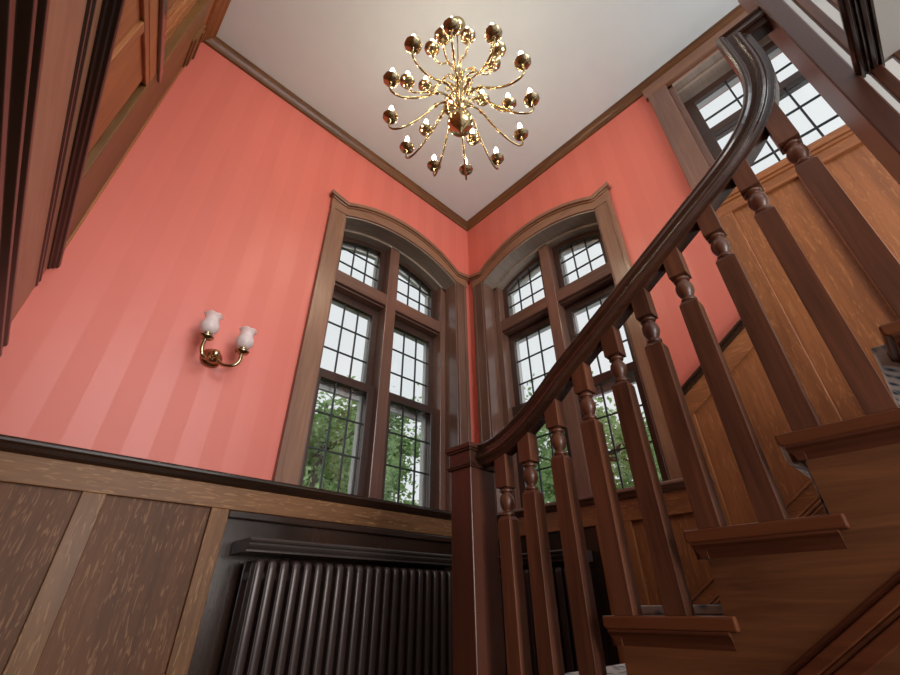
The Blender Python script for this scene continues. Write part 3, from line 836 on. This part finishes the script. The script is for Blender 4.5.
# ------------------------------------------------------------------ outside
b = MB().box(-30, 60, 3.2, 60, -3.1, -3.0)
tag(b.build('ground', M_grass, kind='structure'), 'green lawn outside the windows', 'ground')
def tree(base, height, crown, label, nleaf, seed, group='trees outside the windows'):
    rnd = random.Random(seed)
    t = thing('tree', base, label, 'tree', group)
    B0 = Vector(base); cc = Vector(crown[0]); cr = crown[1]
    b = MB(); tips = []
    top = cc + Vector((0, 0, cr * .3))
    tr = [B0 + (top - B0) * (i / 6) + Vector((rnd.uniform(-.12, .12), rnd.uniform(-.12, .12), 0)) * (i > 0) for i in range(7)]
    b.tube(tr, [.2 - .025 * i for i in range(7)], 8)
    for i in range(26):
        s = tr[rnd.randint(2, 5)]
        d = Vector((rnd.gauss(0, 1), rnd.gauss(0, 1), rnd.uniform(-.1, .9))).normalized()
        L = cr * rnd.uniform(.5, 1.0)
        p1 = s + d * L * .5 + Vector((0, 0, rnd.uniform(-.1, .25))); p2 = s + d * L + Vector((0, 0, rnd.uniform(-.3, .4)))
        b.tube([s, p1, p2], [.06, .035, .01], 6); tips += [p1, p2, (p1 + p2) / 2]
        for j in range(3):
            q = p1.lerp(p2, rnd.random()); e = q + Vector((rnd.gauss(0, 1), rnd.gauss(0, 1), rnd.gauss(0, .7))).normalized() * cr * .3
            b.tube([q, e], [.018, .006], 5); tips += [e, (q + e) / 2]
    b.build('trunk', M_bark, t)
    vs = []; fs = []
    for i in range(nleaf):
        c = rnd.choice(tips) + Vector((rnd.gauss(0, .22), rnd.gauss(0, .22), rnd.gauss(0, .20)))
        a = Vector((rnd.gauss(0, 1), rnd.gauss(0, 1), rnd.gauss(0, .6))).normalized(); w = a.cross(Vector((rnd.gauss(0, 1), rnd.gauss(0, 1), rnd.gauss(0, 1)))).normalized()
        l = rnd.uniform(.045, .085) * (cr / 2.3); o = len(vs)
        vs += [c - a * l, c + w * l * .5, c + a * l, c - w * l * .5]; fs.append((o, o + 1, o + 2, o + 3))
    m = MB().add(vs, fs); m.build('foliage', M_leaf, t)
    return t
tree((4.2, 8.6, -3), 6, ((4.1, 8.6, 3.3), 2.4), 'leafy green tree outside the left arched window', 34000, 3)
tree((9.4, 14.6, -3), 6, ((9.2, 14.6, 5.1), 3.2), 'leafy green tree farther off through the right half of the left window', 30000, 11)
tree((9.0, 4.4, -3), 6, ((9.0, 4.5, 3.2), 2.4), 'leafy green tree outside the window behind the balusters', 34000, 21)
tree((18.0, 11.4, -3), 6, ((18.0, 11.4, 5.2), 3.2), 'broad green tree farther off, near the corner side of the window behind the balusters', 24000, 31)

# ------------------------------------------------------------------ light
wd = bpy.data.worlds.new('overcast'); SC.world = wd; wd.use_nodes = True
nt = wd.node_tree; bg = nt.nodes['Background']
tc = nt.nodes.new('ShaderNodeTexCoord'); nz = nt.nodes.new('ShaderNodeTexNoise'); nz.inputs['Scale'].default_value = 2.5; nz.inputs['Detail'].default_value = 4
rp = nt.nodes.new('ShaderNodeValToRGB')
rp.color_ramp.elements[0].position = .3; rp.color_ramp.elements[0].color = (.80, .83, .86, 1)
rp.color_ramp.elements[1].position = .7; rp.color_ramp.elements[1].color = (.93, .94, .95, 1)
nt.links.new(tc.outputs['Generated'], nz.inputs['Vector']); nt.links.new(nz.outputs['Fac'], rp.inputs[0]); nt.links.new(rp.outputs[0], bg.inputs['Color'])
bg.inputs['Strength'].default_value = 1.0

def area(name, loc, target, sx, sy, power, color):
    l = bpy.data.lights.new(name, 'AREA'); l.shape = 'RECTANGLE'; l.size = sx; l.size_y = sy; l.energy = power; l.color = color
    o = bpy.data.objects.new(name, l); COL.objects.link(o); o.location = loc
    o.rotation_euler = (Vector(target) - Vector(loc)).to_track_quat('-Z', 'Y').to_euler()
area('added_upper_fill', (.6, -3.4, 2.6), (.9, 2, 1.7), 3.0, 1.8, 122, (.95, .98, 1))  # added cool fill behind the camera, brightens the whole stairwell
area('added_lower_fill', (.75, -2.4, .5), (1.2, 1.0, .2), 1.4, 1.0, 82, (1, .97, .93))  # added low fill out of view, aimed to brighten the baluster sides

# ------------------------------------------------------------------ camera
f_px, pitch, yaw, roll = 425.133, .566213639, .757730160, -8.72238399e-03
fw = Vector((math.sin(yaw) * math.cos(pitch), math.cos(yaw) * math.cos(pitch), math.sin(pitch)))
r0 = Vector((math.cos(yaw), -math.sin(yaw), 0)); u0_ = r0.cross(fw)
r1 = r0 * math.cos(roll) + u0_ * math.sin(roll); u1_ = -r0 * math.sin(roll) + u0_ * math.cos(roll)
cam = bpy.data.cameras.new('camera'); co = bpy.data.objects.new('camera', cam); COL.objects.link(co)
co.matrix_world = Matrix((( r1.x, u1_.x, -fw.x, 0), (r1.y, u1_.y, -fw.y, 0), (r1.z, u1_.z, -fw.z, 0), (0, 0, 0, 1)))
cam.sensor_fit = 'HORIZONTAL'; cam.sensor_width = 36; cam.lens = f_px / 900 * 36; cam.clip_start = .02
SC.camera = co
vs = SC.view_settings; vs.view_transform = 'Standard'; vs.look = 'None'; vs.gamma = 1; vs.use_curve_mapping = False; vs.exposure = .0
SC.cycles.use_denoising = True
